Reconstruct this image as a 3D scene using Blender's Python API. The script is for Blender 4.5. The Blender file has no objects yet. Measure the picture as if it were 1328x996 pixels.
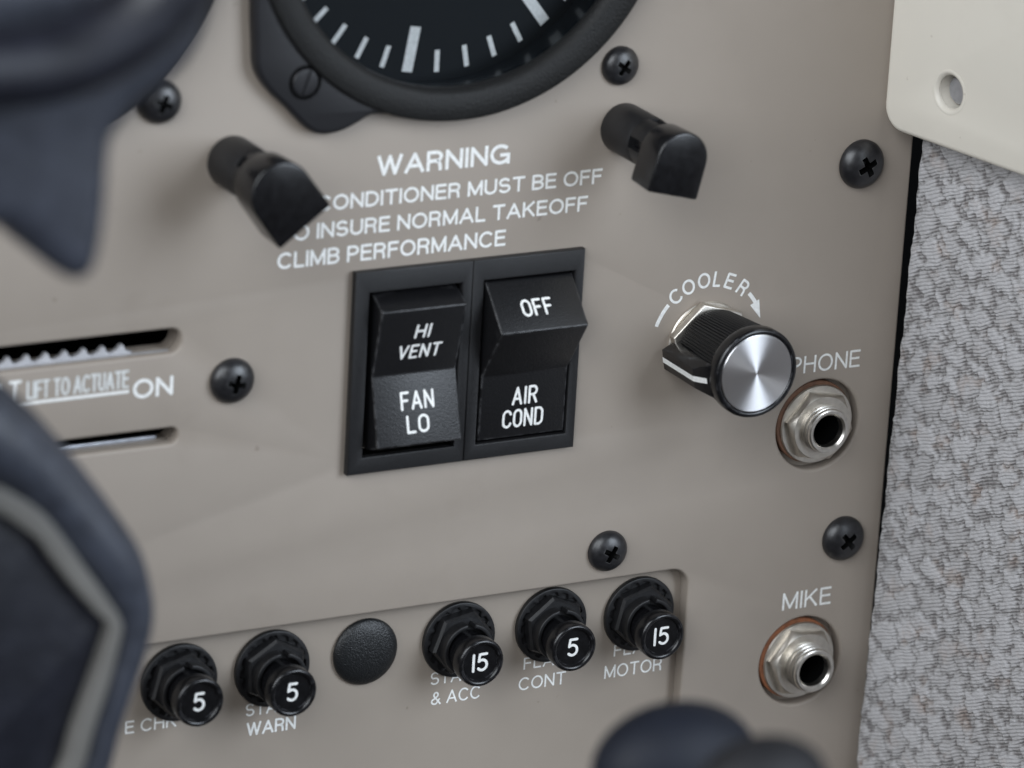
import bpy, bmesh, math, random
import numpy as np
from mathutils import Vector, Matrix
random.seed(4)
rng = np.random.default_rng(11)
R = math.radians
MM = 0.001
sc = bpy.context.scene
col = sc.collection

# ------------------------------------------------------------------ camera
cam_d = bpy.data.cameras.new("camera")
cam = bpy.data.objects.new("camera", cam_d); col.objects.link(cam)
right = Vector((0.88361, -0.46505, 0.05436)); up = Vector((0.10713, 0.31383, 0.94342)); fwd = Vector((0.4558, 0.82779, -0.32712))
M = Matrix((right, up, -fwd)).transposed().to_4x4()
M.translation = Vector((-379.09, -688.483, 272.071)) * MM
cam.matrix_world = M
cam_d.sensor_width = 23.6
cam_d.lens = 6131.92 / 1328 * 23.6
cam_d.clip_start = 0.01; cam_d.clip_end = 50
cam_d.dof.use_dof = True
cam_d.dof.focus_distance = 0.852
cam_d.dof.aperture_fstop = 9.8
cam_d.dof.aperture_blades = 7
sc.camera = cam

# ------------------------------------------------------------------ world and light
sc.view_settings.view_transform = 'Standard'
sc.view_settings.look = 'None'
sc.view_settings.exposure = 0.0
sc.view_settings.gamma = 1.0
w = bpy.data.worlds.new("World"); sc.world = w; w.use_nodes = True
nt = w.node_tree; nt.nodes.clear()
out = nt.nodes.new('ShaderNodeOutputWorld'); bg = nt.nodes.new('ShaderNodeBackground')
tc = nt.nodes.new('ShaderNodeTexCoord'); sep = nt.nodes.new('ShaderNodeSeparateXYZ'); rmp = nt.nodes.new('ShaderNodeValToRGB')
nt.links.new(tc.outputs['Generated'], sep.inputs[0])
mp = nt.nodes.new('ShaderNodeMapRange'); mp.inputs[1].default_value = -1; mp.inputs[2].default_value = 1
nt.links.new(sep.outputs['Z'], mp.inputs[0]); nt.links.new(mp.outputs[0], rmp.inputs[0])
cr = rmp.color_ramp
cr.elements[0].position = 0.30; cr.elements[0].color = (0.075, 0.07, 0.066, 1)
cr.elements[1].position = 0.85; cr.elements[1].color = (0.12, 0.12, 0.12, 1)
e = cr.elements.new(0.55); e.color = (0.25, 0.25, 0.26, 1)
nt.links.new(rmp.outputs[0], bg.inputs[0]); bg.inputs[1].default_value = 0.55
nt.links.new(bg.outputs[0], out.inputs[0])

def window_light(name, pos, target, sx, sy, power, colour):
    d = bpy.data.lights.new(name, 'AREA'); d.shape = 'RECTANGLE'; d.size = sx * MM; d.size_y = sy * MM
    d.energy = power; d.color = colour
    o = bpy.data.objects.new(name, d); col.objects.link(o)
    p = Vector((pos[0], -pos[2], pos[1])) * MM; t = Vector((target[0], -target[2], target[1])) * MM
    o.location = p; o.rotation_euler = (t - p).to_track_quat('-Z', 'Y').to_euler()
    return o
# (x, z, h) in millimetres: h is the distance in front of the panel
window_light("left_window_daylight", (-760, 520, 560), (0, 0, 0), 1000, 800, 13.8, (0.90, 0.95, 1.0))
window_light("right_window_daylight", (440, 300, 700), (0, 0, 0), 480, 560, 7.1, (0.80, 0.89, 1.0))

# ------------------------------------------------------------------ materials
def mat(name, base, rough=0.5, metal=0.0, specks=None, bump=None, spec=0.5, mottle=None, aniso=None, coat=0.0, edge_wear_glint=None):
    """bump: list of (scale per metre, distance mm, detail, strength); mottle: (scale, amount)"""
    m = bpy.data.materials.new(name); m.use_nodes = True
    n = m.node_tree.nodes; l = m.node_tree.links
    b = n['Principled BSDF']
    b.inputs['Base Color'].default_value = (*base, 1); b.inputs['Roughness'].default_value = rough
    b.inputs['Metallic'].default_value = metal; b.inputs['Specular IOR Level'].default_value = spec
    b.inputs['Coat Weight'].default_value = coat
    t = n.new('ShaderNodeTexCoord')
    if bump:
        prev = None
        for s, dist, det, st in bump:
            z = n.new('ShaderNodeTexNoise'); z.inputs['Scale'].default_value = s; z.inputs['Detail'].default_value = det
            l.new(t.outputs['Object'], z.inputs['Vector'])
            k = n.new('ShaderNodeBump'); k.inputs['Distance'].default_value = dist * MM; k.inputs['Strength'].default_value = st
            l.new(z.outputs['Fac'], k.inputs['Height'])
            if prev: l.new(prev.outputs[0], k.inputs['Normal'])
            prev = k
        l.new(prev.outputs[0], b.inputs['Normal'])
    if mottle:
        s, amt = mottle
        z = n.new('ShaderNodeTexNoise'); z.inputs['Scale'].default_value = s; z.inputs['Detail'].default_value = 6
        l.new(t.outputs['Object'], z.inputs['Vector'])
        r = n.new('ShaderNodeValToRGB'); r.color_ramp.elements[0].position = .3; r.color_ramp.elements[1].position = .7
        r.color_ramp.elements[0].color = (*[c * (1 - amt) for c in base], 1)
        r.color_ramp.elements[1].color = (*[min(1, c * (1 + amt)) for c in base], 1)
        l.new(z.outputs['Fac'], r.inputs[0]); l.new(r.outputs[0], b.inputs['Base Color'])
        rr = n.new('ShaderNodeMapRange'); rr.inputs[3].default_value = rough * .85; rr.inputs[4].default_value = min(1, rough * 1.15)
        l.new(z.outputs['Fac'], rr.inputs[0]); l.new(rr.outputs[0], b.inputs['Roughness'])
    if specks:
        sv = n.new('ShaderNodeTexNoise'); sv.inputs['Scale'].default_value = 420; sv.inputs['Detail'].default_value = 2; l.new(t.outputs['Object'], sv.inputs['Vector'])
        sm = n.new('ShaderNodeMapRange'); sm.inputs[1].default_value = .735; sm.inputs[2].default_value = .77; sm.inputs[4].default_value = .45; l.new(sv.outputs['Fac'], sm.inputs[0])
        gv = n.new('ShaderNodeTexNoise'); gv.inputs['Scale'].default_value = 38; gv.inputs['Detail'].default_value = 8; gv.inputs['Roughness'].default_value = .65; l.new(t.outputs['Object'], gv.inputs['Vector'])
        gm = n.new('ShaderNodeMapRange'); gm.inputs[1].default_value = .58; gm.inputs[2].default_value = .78; gm.inputs[4].default_value = .16; l.new(gv.outputs['Fac'], gm.inputs[0])
        ad = n.new('ShaderNodeMath'); ad.operation = 'MAXIMUM'; l.new(sm.outputs[0], ad.inputs[0]); l.new(gm.outputs[0], ad.inputs[1])
        sx = n.new('ShaderNodeMix'); sx.data_type = 'RGBA'; l.new(ad.outputs[0], sx.inputs[0]); sx.inputs[7].default_value = (*specks, 1)
        l.new(b.inputs['Base Color'].links[0].from_socket, sx.inputs[6]); l.new(sx.outputs[2], b.inputs['Base Color'])
    if edge_wear_glint:  # pale edges: worn plastic, with edge highlights also put into the colour
        bv = n.new('ShaderNodeBevel'); bv.samples = 6; bv.inputs['Radius'].default_value = edge_wear_glint[0] * MM
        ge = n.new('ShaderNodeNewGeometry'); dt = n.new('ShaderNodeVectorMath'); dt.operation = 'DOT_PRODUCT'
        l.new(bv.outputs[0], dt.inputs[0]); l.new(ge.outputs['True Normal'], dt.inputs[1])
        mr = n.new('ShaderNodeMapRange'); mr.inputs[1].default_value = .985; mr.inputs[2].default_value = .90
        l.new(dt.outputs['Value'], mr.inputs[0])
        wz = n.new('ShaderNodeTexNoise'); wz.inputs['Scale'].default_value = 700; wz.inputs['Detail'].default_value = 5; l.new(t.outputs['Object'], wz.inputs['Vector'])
        wr = n.new('ShaderNodeMapRange'); wr.inputs[1].default_value = edge_wear_glint[1]; wr.inputs[2].default_value = edge_wear_glint[1] + .18; l.new(wz.outputs['Fac'], wr.inputs[0])
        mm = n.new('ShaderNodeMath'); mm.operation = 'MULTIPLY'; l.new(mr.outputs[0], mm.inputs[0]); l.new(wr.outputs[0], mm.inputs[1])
        mx = n.new('ShaderNodeMix'); mx.data_type = 'RGBA'; l.new(mm.outputs[0], mx.inputs[0]); mx.inputs[7].default_value = (*edge_wear_glint[2], 1)
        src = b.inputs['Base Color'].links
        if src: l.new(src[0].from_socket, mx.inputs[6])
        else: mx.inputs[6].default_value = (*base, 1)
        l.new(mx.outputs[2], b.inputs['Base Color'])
    if aniso is not None:
        g = n.new('ShaderNodeTangent'); g.direction_type = 'RADIAL'; g.axis = 'Y'
        b.inputs['Anisotropic'].default_value = aniso[0]; b.inputs['Anisotropic Rotation'].default_value = aniso[1]
        l.new(g.outputs[0], b.inputs['Tangent'])
    return m

M_PANEL = mat('taupe_panel_paint', (0.318, 0.274, 0.233), 0.52, bump=[(900, 0.03, 3, .35), (5000, 0.012, 2, .3)], mottle=(160, .012), specks=(.16, .13, .105))
M_SUB = mat('taupe_breaker_panel_paint', (0.318, 0.274, 0.231), 0.52, bump=[(900, 0.03, 3, .35), (5000, 0.012, 2, .3)], mottle=(160, .012), specks=(.16, .13, .105))
M_INK = mat('white_lettering_ink', (0.82, 0.82, 0.80), 0.6, mottle=(1700, .12))
M_INKDIM = mat('worn_lettering_ink', (0.66, 0.67, 0.66), 0.6, mottle=(1500, .15))
M_BEZ = mat('black_grained_plastic', (0.009, 0.009, 0.010), 0.47, bump=[(5500, 0.07, 2, .7)], mottle=(4000, .35))
M_ROCK = mat('black_satin_plastic', (0.007, 0.007, 0.008), 0.36, bump=[(3200, 0.07, 2, .6)], mottle=(3000, .2), edge_wear_glint=(.35, .42, (.26, .26, .27)))
M_BLACK = mat('black_gloss_plastic', (0.006, 0.006, 0.007), 0.24, bump=[(900, 0.03, 4, .4)], mottle=(700, .3), edge_wear_glint=(.3, .5, (.10, .10, .11)))
M_MATTE = mat('black_matte_plastic', (0.008, 0.008, 0.009), 0.46, bump=[(1500, 0.05, 4, .5)], mottle=(900, .25))
M_SCREW = mat('black_oxide_steel', (0.012, 0.012, 0.014), 0.36, metal=0.0, spec=.7, bump=[(1500, 0.05, 4, .5)], mottle=(1500, .4), edge_wear_glint=(.3, .5, (.2, .2, .2)))
M_GAUGE = mat('black_gauge_enamel', (0.010, 0.010, 0.012), 0.42, bump=[(1200, 0.03, 3, .4)])
M_CRINKLE = mat('black_crinkle_enamel', (0.008, 0.008, 0.008), 0.55, spec=.3, bump=[(2200, 0.20, 3, .9)], mottle=(5000, .5))
M_PLUG = mat('black_textured_plug', (0.010, 0.011, 0.012), 0.36, bump=[(3600, 0.14, 2, .9)])
M_RECESS = mat('shade_black_recess', (0.004, 0.004, 0.004), 0.25)  # same steel as the head, recess shade put into the colour
M_HORN = mat('charcoal_vinyl', (0.027, 0.031, 0.044), 0.5, bump=[(700, 0.25, 3, .5)], mottle=(300, .25))
M_RING = mat('gauge_inner_ring', (0.020, 0.028, 0.036), 0.22)  # bluish light at the glass edge put into the base colour
M_DIAL = mat('gauge_dial_black', (0.006, 0.009, 0.012), 0.6, spec=.2)
M_NICKEL = mat('nickel_plate', (0.66, 0.62, 0.56), 0.42, metal=1.0, bump=[(300, 0.03, 2, .2)], mottle=(500, .14))
M_NICKEL2 = mat('nickel_thread', (0.72, 0.69, 0.64), 0.30, metal=1.0, mottle=(900, .12))
M_BROWN = mat('brown_fibre_washer', (0.13, 0.062, 0.035), 0.6, mottle=(900, .3))
M_FIBRE = mat('orange_fibre_washer', (0.22, 0.080, 0.034), 0.7, mottle=(900, .3))
M_DISC = mat('spun_aluminium', (0.90, 0.90, 0.92), 0.31, metal=1.0, aniso=(0.92, 0.25))
M_ALU = mat('dull_aluminium', (0.34, 0.35, 0.38), 0.38, metal=1.0, mottle=(600, .15))
M_LEVER = mat('grey_lever_paint', (0.42, 0.42, 0.44), 0.45, mottle=(300, .12))
M_HOLE = mat('dark_interior', (0.004, 0.004, 0.004), 0.9, spec=0.0)
M_CREAM = mat('cream_trim_plastic', (0.68, 0.64, 0.565), 0.42, bump=[(450, 0.05, 3, .3), (4000, 0.02, 2, .3)], mottle=(40, .02), specks=(.45, .40, .33))
M_STUD = mat('grey_stud_metal', (0.42, 0.42, 0.44), 0.35, metal=.6, mottle=(900, .1))
M_VINYL = mat('sky_tinted_black_vinyl', (0.037, 0.042, 0.057), 0.46, bump=[(700, 0.25, 3, .5)], mottle=(300, .25))  # blue of the reflected sky is put into the base colour
M_VINYL2 = mat('black_vinyl', (0.008, 0.009, 0.015), 0.42, bump=[(600, 0.2, 3, .4)], mottle=(200, .25))
M_STRIP = mat('taupe_yoke_trim', (0.145, 0.14, 0.13), 0.5, mottle=(120, .06))
M_LEVERK = mat('navy_lever_plastic', (0.009, 0.011, 0.018), 0.6, spec=.25, mottle=(200, .1))
M_GREYK = mat('dark_grey_knob', (0.016, 0.016, 0.018), 0.6, spec=.25, mottle=(200, .1))

mg = bpy.data.materials.new('gauge_glass'); mg.use_nodes = True
_n = mg.node_tree.nodes; _n.remove(_n['Principled BSDF'])
_tr = _n.new('ShaderNodeBsdfTransparent'); _tr.inputs[0].default_value = (.97, .99, 1, 1)
_gl = _n.new('ShaderNodeBsdfGlossy'); _gl.inputs['Roughness'].default_value = .04
_fr = _n.new('ShaderNodeFresnel'); _fr.inputs[0].default_value = 1.45; _mx = _n.new('ShaderNodeMixShader')
for _a, _c in ((_fr.outputs[0], _mx.inputs[0]), (_tr.outputs[0], _mx.inputs[1]), (_gl.outputs[0], _mx.inputs[2]), (_mx.outputs[0], _n['Material Output'].inputs[0])): mg.node_tree.links.new(_a, _c)

def fabric_material():
    m = bpy.data.materials.new('woven_fabric'); m.use_nodes = True
    n = m.node_tree.nodes; l = m.node_tree.links; b = n['Principled BSDF']
    b.inputs['Roughness'].default_value = 0.85; b.inputs['Sheen Weight'].default_value = .25
    a = n.new('ShaderNodeAttribute'); a.attribute_name = 'tuft'
    tu = n.new('ShaderNodeAttribute'); tu.attribute_name = 'wall_uv'
    wv = n.new('ShaderNodeTexWave'); wv.bands_direction = 'Y'; wv.inputs['Scale'].default_value = 0.47 ; wv.inputs['Distortion'].default_value = 5.0
    wv.inputs['Detail'].default_value = 2.5; wv.inputs['Detail Scale'].default_value = .55
    sh = n.new('ShaderNodeMapping'); sh.vector_type = 'POINT'; sh.inputs['Rotation'].default_value = (0, 0, R(-22))
    l.new(tu.outputs['Vector'], sh.inputs['Vector']); l.new(sh.outputs[0], wv.inputs['Vector'])
    nz = n.new('ShaderNodeTexNoise'); nz.inputs['Scale'].default_value = 1.6; nz.inputs['Detail'].default_value = 5
    l.new(tu.outputs['Vector'], nz.inputs['Vector'])
    n2 = n.new('ShaderNodeTexNoise'); n2.inputs['Scale'].default_value = .16; n2.inputs['Detail'].default_value = 3
    l.new(tu.outputs['Vector'], n2.inputs['Vector'])
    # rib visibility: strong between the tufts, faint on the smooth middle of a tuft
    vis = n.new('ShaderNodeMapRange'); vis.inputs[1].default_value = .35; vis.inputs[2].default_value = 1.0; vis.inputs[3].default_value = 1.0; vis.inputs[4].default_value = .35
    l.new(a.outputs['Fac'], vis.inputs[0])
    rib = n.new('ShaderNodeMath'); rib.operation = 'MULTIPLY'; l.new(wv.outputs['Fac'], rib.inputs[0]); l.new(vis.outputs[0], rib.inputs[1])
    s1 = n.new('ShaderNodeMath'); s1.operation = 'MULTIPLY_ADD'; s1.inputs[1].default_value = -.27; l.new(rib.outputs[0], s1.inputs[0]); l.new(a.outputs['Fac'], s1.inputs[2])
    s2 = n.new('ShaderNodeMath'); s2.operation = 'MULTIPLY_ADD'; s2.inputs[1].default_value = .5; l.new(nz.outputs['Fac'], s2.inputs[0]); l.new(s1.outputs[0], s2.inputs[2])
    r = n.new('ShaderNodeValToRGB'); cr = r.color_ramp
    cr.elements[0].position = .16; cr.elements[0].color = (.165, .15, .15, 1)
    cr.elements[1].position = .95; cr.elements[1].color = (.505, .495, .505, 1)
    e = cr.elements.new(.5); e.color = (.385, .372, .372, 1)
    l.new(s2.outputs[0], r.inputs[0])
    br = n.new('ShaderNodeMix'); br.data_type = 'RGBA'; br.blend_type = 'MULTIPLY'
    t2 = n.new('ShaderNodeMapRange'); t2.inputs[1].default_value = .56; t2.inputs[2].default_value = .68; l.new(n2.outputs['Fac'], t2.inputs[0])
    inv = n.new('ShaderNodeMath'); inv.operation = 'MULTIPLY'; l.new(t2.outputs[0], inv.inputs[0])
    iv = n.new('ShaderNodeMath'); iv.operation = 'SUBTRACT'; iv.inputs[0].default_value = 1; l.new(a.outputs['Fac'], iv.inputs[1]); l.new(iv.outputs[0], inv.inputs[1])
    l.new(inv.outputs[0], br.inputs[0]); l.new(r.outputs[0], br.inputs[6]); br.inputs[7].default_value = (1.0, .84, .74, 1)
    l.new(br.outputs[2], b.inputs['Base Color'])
    k = n.new('ShaderNodeBump'); k.inputs['Distance'].default_value = .35 * MM; k.inputs['Strength'].default_value = .8
    neg = n.new('ShaderNodeMath'); neg.operation = 'MULTIPLY_ADD'; neg.inputs[1].default_value = -1.0; l.new(rib.outputs[0], neg.inputs[0]); l.new(nz.outputs['Fac'], neg.inputs[2])
    l.new(neg.outputs[0], k.inputs['Height']); l.new(k.outputs[0], b.inputs['Normal'])
    return m
M_FABRIC = fabric_material()

# ------------------------------------------------------------------ helpers
# local millimetre axes of every builder: x right along the panel, z up the panel, h out of the panel
def W(x, z, h): return (x * MM, -h * MM, z * MM)

def link(name, me, m, parent=None, smooth=35):
    if smooth is not None:
        me.polygons.foreach_set('use_smooth', [True] * len(me.polygons))
        me.set_sharp_from_angle(angle=R(smooth))
    me.name = name
    me.materials.clear()
    for q in (m if isinstance(m, (list, tuple)) else [m]): me.materials.append(q)
    o = bpy.data.objects.new(name, me); col.objects.link(o)
    if parent: o.parent = parent
    return o

def bm_link(name, bm, m, parent=None, smooth=35):
    bmesh.ops.recalc_face_normals(bm, faces=bm.faces)
    me = bpy.data.meshes.new(name); bm.to_mesh(me); bm.free()
    return link(name, me, m, parent, smooth)

def tag(o, label, cat, group=None, kind=None):
    o['label'] = label; o['category'] = cat
    if group: o['group'] = group
    if kind: o['kind'] = kind
    return o

def thing(name, label, cat, x=0, z=0, h=0, group=None, roll=0):
    o = bpy.data.objects.new(name, None); o.empty_display_size = .005; col.objects.link(o)
    o.location = W(x, z, h); o.rotation_euler = (0, R(roll), 0)      # +roll turns clockwise as seen from the front
    return tag(o, label, cat, group)

def copy_tree(o, parent=None):
    c = o.copy(); col.objects.link(c); c.parent = parent
    for ch in list(o.children): copy_tree(ch, c)
    return c

def circle(r, n=64, cx=0, cz=0, a0=0):
    return [(cx + r * math.cos(a0 + 2 * math.pi * i / n), cz + r * math.sin(a0 + 2 * math.pi * i / n)) for i in range(n)]

def rrect(x0, z0, x1, z1, r, n=8):
    P = []
    for cx, cz, a in ((x1 - r, z1 - r, 0), (x0 + r, z1 - r, 90), (x0 + r, z0 + r, 180), (x1 - r, z0 + r, 270)):
        for i in range(n + 1):
            t = R(a + 90 * i / n); P.append((cx + r * math.cos(t), cz + r * math.sin(t)))
    return P

def spline(pts, n=5):
    P_ = np.array(pts, float); outp = []
    for i in range(len(P_) - 1):
        p0, p1, p2, p3 = P_[max(i - 1, 0)], P_[i], P_[i + 1], P_[min(i + 2, len(P_) - 1)]
        for t in np.linspace(0, 1, n, endpoint=False):
            outp.append(tuple(.5 * ((2 * p1) + (-p0 + p2) * t + (2 * p0 - 5 * p1 + 4 * p2 - p3) * t * t + (-p0 + 3 * p1 - 3 * p2 + p3) * t ** 3)))
    return outp + [tuple(P_[-1])]

def flat_mesh(outlines, h0, h1, bev=0.0, bres=2):
    """a plate with the given outlines (later ones inside the first are holes), from h0 to h1"""
    cu = bpy.data.curves.new('tmp', 'CURVE'); cu.dimensions = '2D'; cu.fill_mode = 'BOTH'
    for pts in outlines:
        s = cu.splines.new('POLY'); s.points.add(len(pts) - 1); s.use_cyclic_u = True
        for q, (x, z) in zip(s.points, pts): q.co = (x, z, 0, 1)
    cu.extrude = max(0, (h1 - h0) / 2 - bev); cu.bevel_depth = bev; cu.bevel_resolution = bres; cu.offset = -bev
    return curve_to_mesh(cu, (h0 + h1) / 2)

def curve_to_mesh(cu, hmid):
    t = bpy.data.objects.new('tmp', cu); col.objects.link(t)
    dg = bpy.context.evaluated_depsgraph_get(); dg.update()
    me = bpy.data.meshes.new_from_object(t.evaluated_get(dg))
    bpy.data.objects.remove(t); bpy.data.curves.remove(cu)
    n = len(me.vertices); a = np.empty(n * 3); me.vertices.foreach_get('co', a); a = a.reshape(-1, 3)
    a = np.c_[a[:, 0], -(a[:, 2] + hmid), a[:, 1]] * MM
    me.vertices.foreach_set('co', a.ravel())
    bm = bmesh.new(); bm.from_mesh(me); bmesh.ops.remove_doubles(bm, verts=bm.verts, dist=2e-6); bm.to_mesh(me); bm.free()
    me.update(); return me

def flat(name, outlines, h0, h1, m, parent=None, bev=0.0, bres=2, smooth=35):
    return link(name, flat_mesh(outlines, h0, h1, bev, bres), m, parent, smooth)

def lathe_bm(profile, n=64, cx=0, cz=0, bm=None):
    bm = bm or bmesh.new(); rings = []
    for r, h in profile:
        if r < 1e-6: rings.append([bm.verts.new(W(cx, cz, h))])
        else: rings.append([bm.verts.new(W(cx + r * math.cos(2 * math.pi * i / n), cz + r * math.sin(2 * math.pi * i / n), h)) for i in range(n)])
    for a, b in zip(rings, rings[1:]):
        for i in range(n):
            j = (i + 1) % n
            if len(a) == 1 and len(b) == 1: continue
            if len(a) == 1: bm.faces.new((a[0], b[i], b[j]))
            elif len(b) == 1: bm.faces.new((a[i], a[j], b[0]))
            else: bm.faces.new((a[i], a[j], b[j], b[i]))
    return bm

def lathe(name, profile, m, parent=None, n=64, smooth=35):
    return bm_link(name, lathe_bm(profile, n), m, parent, smooth)

def box_bm(x0, x1, z0, z1, h0, h1, bm=None):
    bm = bm or bmesh.new()
    v = [bm.verts.new(W(x, z, h)) for x in (x0, x1) for z in (z0, z1) for h in (h0, h1)]
    for f in ((0, 1, 3, 2), (4, 6, 7, 5), (0, 4, 5, 1), (2, 3, 7, 6), (0, 2, 6, 4), (1, 5, 7, 3)): bm.faces.new([v[i] for i in f])
    return bm

def bevel_all(bm, w, seg=2, ang=25):
    bmesh.ops.recalc_face_normals(bm, faces=bm.faces)
    ed = [e for e in bm.edges if len(e.link_faces) == 2 and e.calc_face_angle(0) > R(ang)]
    bmesh.ops.bevel(bm, geom=ed, offset=w * MM, segments=seg, affect='EDGES', profile=.5, clamp_overlap=True)
    return bm

def profile_x(name, prof, x0, x1, m, parent, bev=.3, seg=2):
    """a body with the (z, h) profile swept along x"""
    bm = bmesh.new()
    A = [bm.verts.new(W(x0, z, h)) for z, h in prof]; B = [bm.verts.new(W(x1, z, h)) for z, h in prof]
    bm.faces.new(A); bm.faces.new(B[::-1])
    for i in range(len(prof)):
        j = (i + 1) % len(prof); bm.faces.new((A[i], B[i], B[j], A[j]))
    bevel_all(bm, bev, seg)
    return bm_link(name, bm, m, parent, 40)

def boolean(o, cutters, op='DIFFERENCE'):
    for c in cutters:
        md = o.modifiers.new('b', 'BOOLEAN'); md.operation = op; md.solver = 'EXACT'; md.object = c; md.material_mode = 'TRANSFER'
    dg = bpy.context.evaluated_depsgraph_get(); dg.update()
    me = bpy.data.meshes.new_from_object(o.evaluated_get(dg)); o.modifiers.clear()
    old = o.data; nm = old.name; o.data = me; bpy.data.meshes.remove(old); me.name = nm
    for c in cutters:
        cm = c.data; bpy.data.objects.remove(c); bpy.data.meshes.remove(cm)
    me.polygons.foreach_set('use_smooth', [True] * len(me.polygons)); me.set_sharp_from_angle(angle=R(35))

# engraved, round-ended strokes for switch legends and ratings
def arc(cx, cy, rx, ry, a0, a1, n=12):
    return [(cx + rx * math.cos(R(a0 + (a1 - a0) * i / n)), cy + ry * math.sin(R(a0 + (a1 - a0) * i / n))) for i in range(n + 1)]
GLYPH = {
 'A': (.62, [[(0, 0), (.31, 1), (.62, 0)], [(.11, .32), (.51, .32)]]),
 'C': (.58, [arc(.30, .68, .30, .32, 20, 180) + arc(.30, .32, .30, .32, 180, 340)]),
 'D': (.56, [[(0, 0), (0, 1), (.26, 1)] + arc(.26, .70, .30, .30, 90, 0) + arc(.26, .30, .30, .30, 0, -90) + [(0, 0)]]),
 'E': (.48, [[(.48, 1), (0, 1), (0, 0), (.48, 0)], [(0, .52), (.40, .52)]]),
 'F': (.48, [[(.48, 1), (0, 1), (0, 0)], [(0, .52), (.40, .52)]]),
 'H': (.54, [[(0, 0), (0, 1)], [(.54, 0), (.54, 1)], [(0, .52), (.54, .52)]]),
 'I': (.0, [[(0, 0), (0, 1)]]),
 'L': (.46, [[(0, 1), (0, 0), (.46, 0)]]),
 'N': (.56, [[(0, 0), (0, 1), (.56, 0), (.56, 1)]]),
 'O': (.58, [arc(.29, .70, .29, .30, 0, 180) + arc(.29, .30, .29, .30, 180, 360) + [(.58, .70)]]),
 'R': (.54, [[(0, 0), (0, 1), (.28, 1)] + arc(.28, .75, .25, .25, 90, -90) + [(0, .5)], [(.28, .5), (.54, 0)]]),
 'T': (.56, [[(0, 1), (.56, 1)], [(.28, 1), (.28, 0)]]),
 'V': (.58, [[(0, 1), (.29, 0), (.58, 1)]]),
 '1': (.0, [[(0, 0), (0, 1)]]),
 '5': (.54, [[(.50, 1), (.08, 1), (.03, .57)] + arc(.24, .335, .29, .315, 125, -140, 16)]),
}
# silk-screened grotesque capitals, drawn as even strokes with square ends
def SCURVE():
    return arc(.29, .735, .27, .265, 25, 90, 6) + arc(.29, .735, .28, .265, 95, 270, 12)[:-2] + [(.30, .505)] + arc(.30, .265, .29, .265, 75, -90, 12)[1:] + arc(.30, .265, .30, .265, -95, -160, 6)
SILK = {
 'A': (.74, [[(0, 0), (.37, 1), (.74, 0)], [(.13, .32), (.61, .32)]]),
 'B': (.58, [[(0, 0), (0, 1), (.32, 1)] + arc(.32, .76, .23, .24, 90, -90) + [(0, .52)], [(.32, .52)] + arc(.32, .26, .26, .26, 90, -90) + [(0, 0)]]),
 'C': (.72, [arc(.39, .5, .39, .5, 38, 322, 24)]),
 'D': (.66, [[(0, 0), (0, 1), (.24, 1)] + arc(.24, .5, .42, .5, 90, -90, 18) + [(0, 0)]]),
 'E': (.52, [[(.52, 1), (0, 1), (0, 0), (.53, 0)], [(0, .53), (.48, .53)]]),
 'F': (.50, [[(.50, 1), (0, 1), (0, 0)], [(0, .52), (.44, .52)]]),
 'G': (.76, [arc(.40, .5, .40, .5, 42, 350, 26)[:-1] + [(.76, .30), (.76, .46), (.45, .46)], [(.76, .46), (.76, 0)]]),
 'H': (.62, [[(0, 0), (0, 1)], [(.62, 0), (.62, 1)], [(0, .53), (.62, .53)]]),
 'I': (.0, [[(0, 0), (0, 1)]]),
 'K': (.62, [[(0, 0), (0, 1)], [(.58, 1), (0, .38)], [(.22, .60), (.62, 0)]]),
 'L': (.46, [[(0, 1), (0, 0), (.47, 0)]]),
 'M': (.76, [[(0, 0), (0, 1), (.38, .06), (.76, 1), (.76, 0)]]),
 'N': (.64, [[(0, 0), (0, 1), (.64, 0), (.64, 1)]]),
 'O': (.78, [arc(.39, .5, .39, .5, 0, 360, 30)]),
 'P': (.56, [[(0, 0), (0, 1), (.29, 1)] + arc(.29, .73, .27, .27, 90, -90) + [(0, .46)]]),
 'R': (.60, [[(0, 0), (0, 1), (.32, 1)] + arc(.32, .745, .255, .255, 90, -90) + [(0, .49)], [(.32, .49), (.46, .44), (.53, .28), (.55, .0)]]),
 'S': (.60, [SCURVE()]),
 'T': (.62, [[(0, 1), (.62, 1)], [(.31, 1), (.31, 0)]]),
 'U': (.62, [[(0, 1), (0, .31)] + arc(.31, .31, .31, .31, 180, 360, 14) + [(.62, 1)]]),
 'V': (.68, [[(0, 1), (.34, 0), (.68, 1)]]),
 'W': (.98, [[(0, 1), (.25, 0), (.49, 1), (.73, 0), (.98, 1)]]),
 '&': (.70, [[(.70, 0), (.22, .62)] + arc(.33, .80, .17, .20, 215, -40, 12) + [(.16, .42)] + arc(.25, .23, .25, .23, 130, 300, 10) + [(.62, .40)]]),
 ' ': (.09, []),
}
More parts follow.
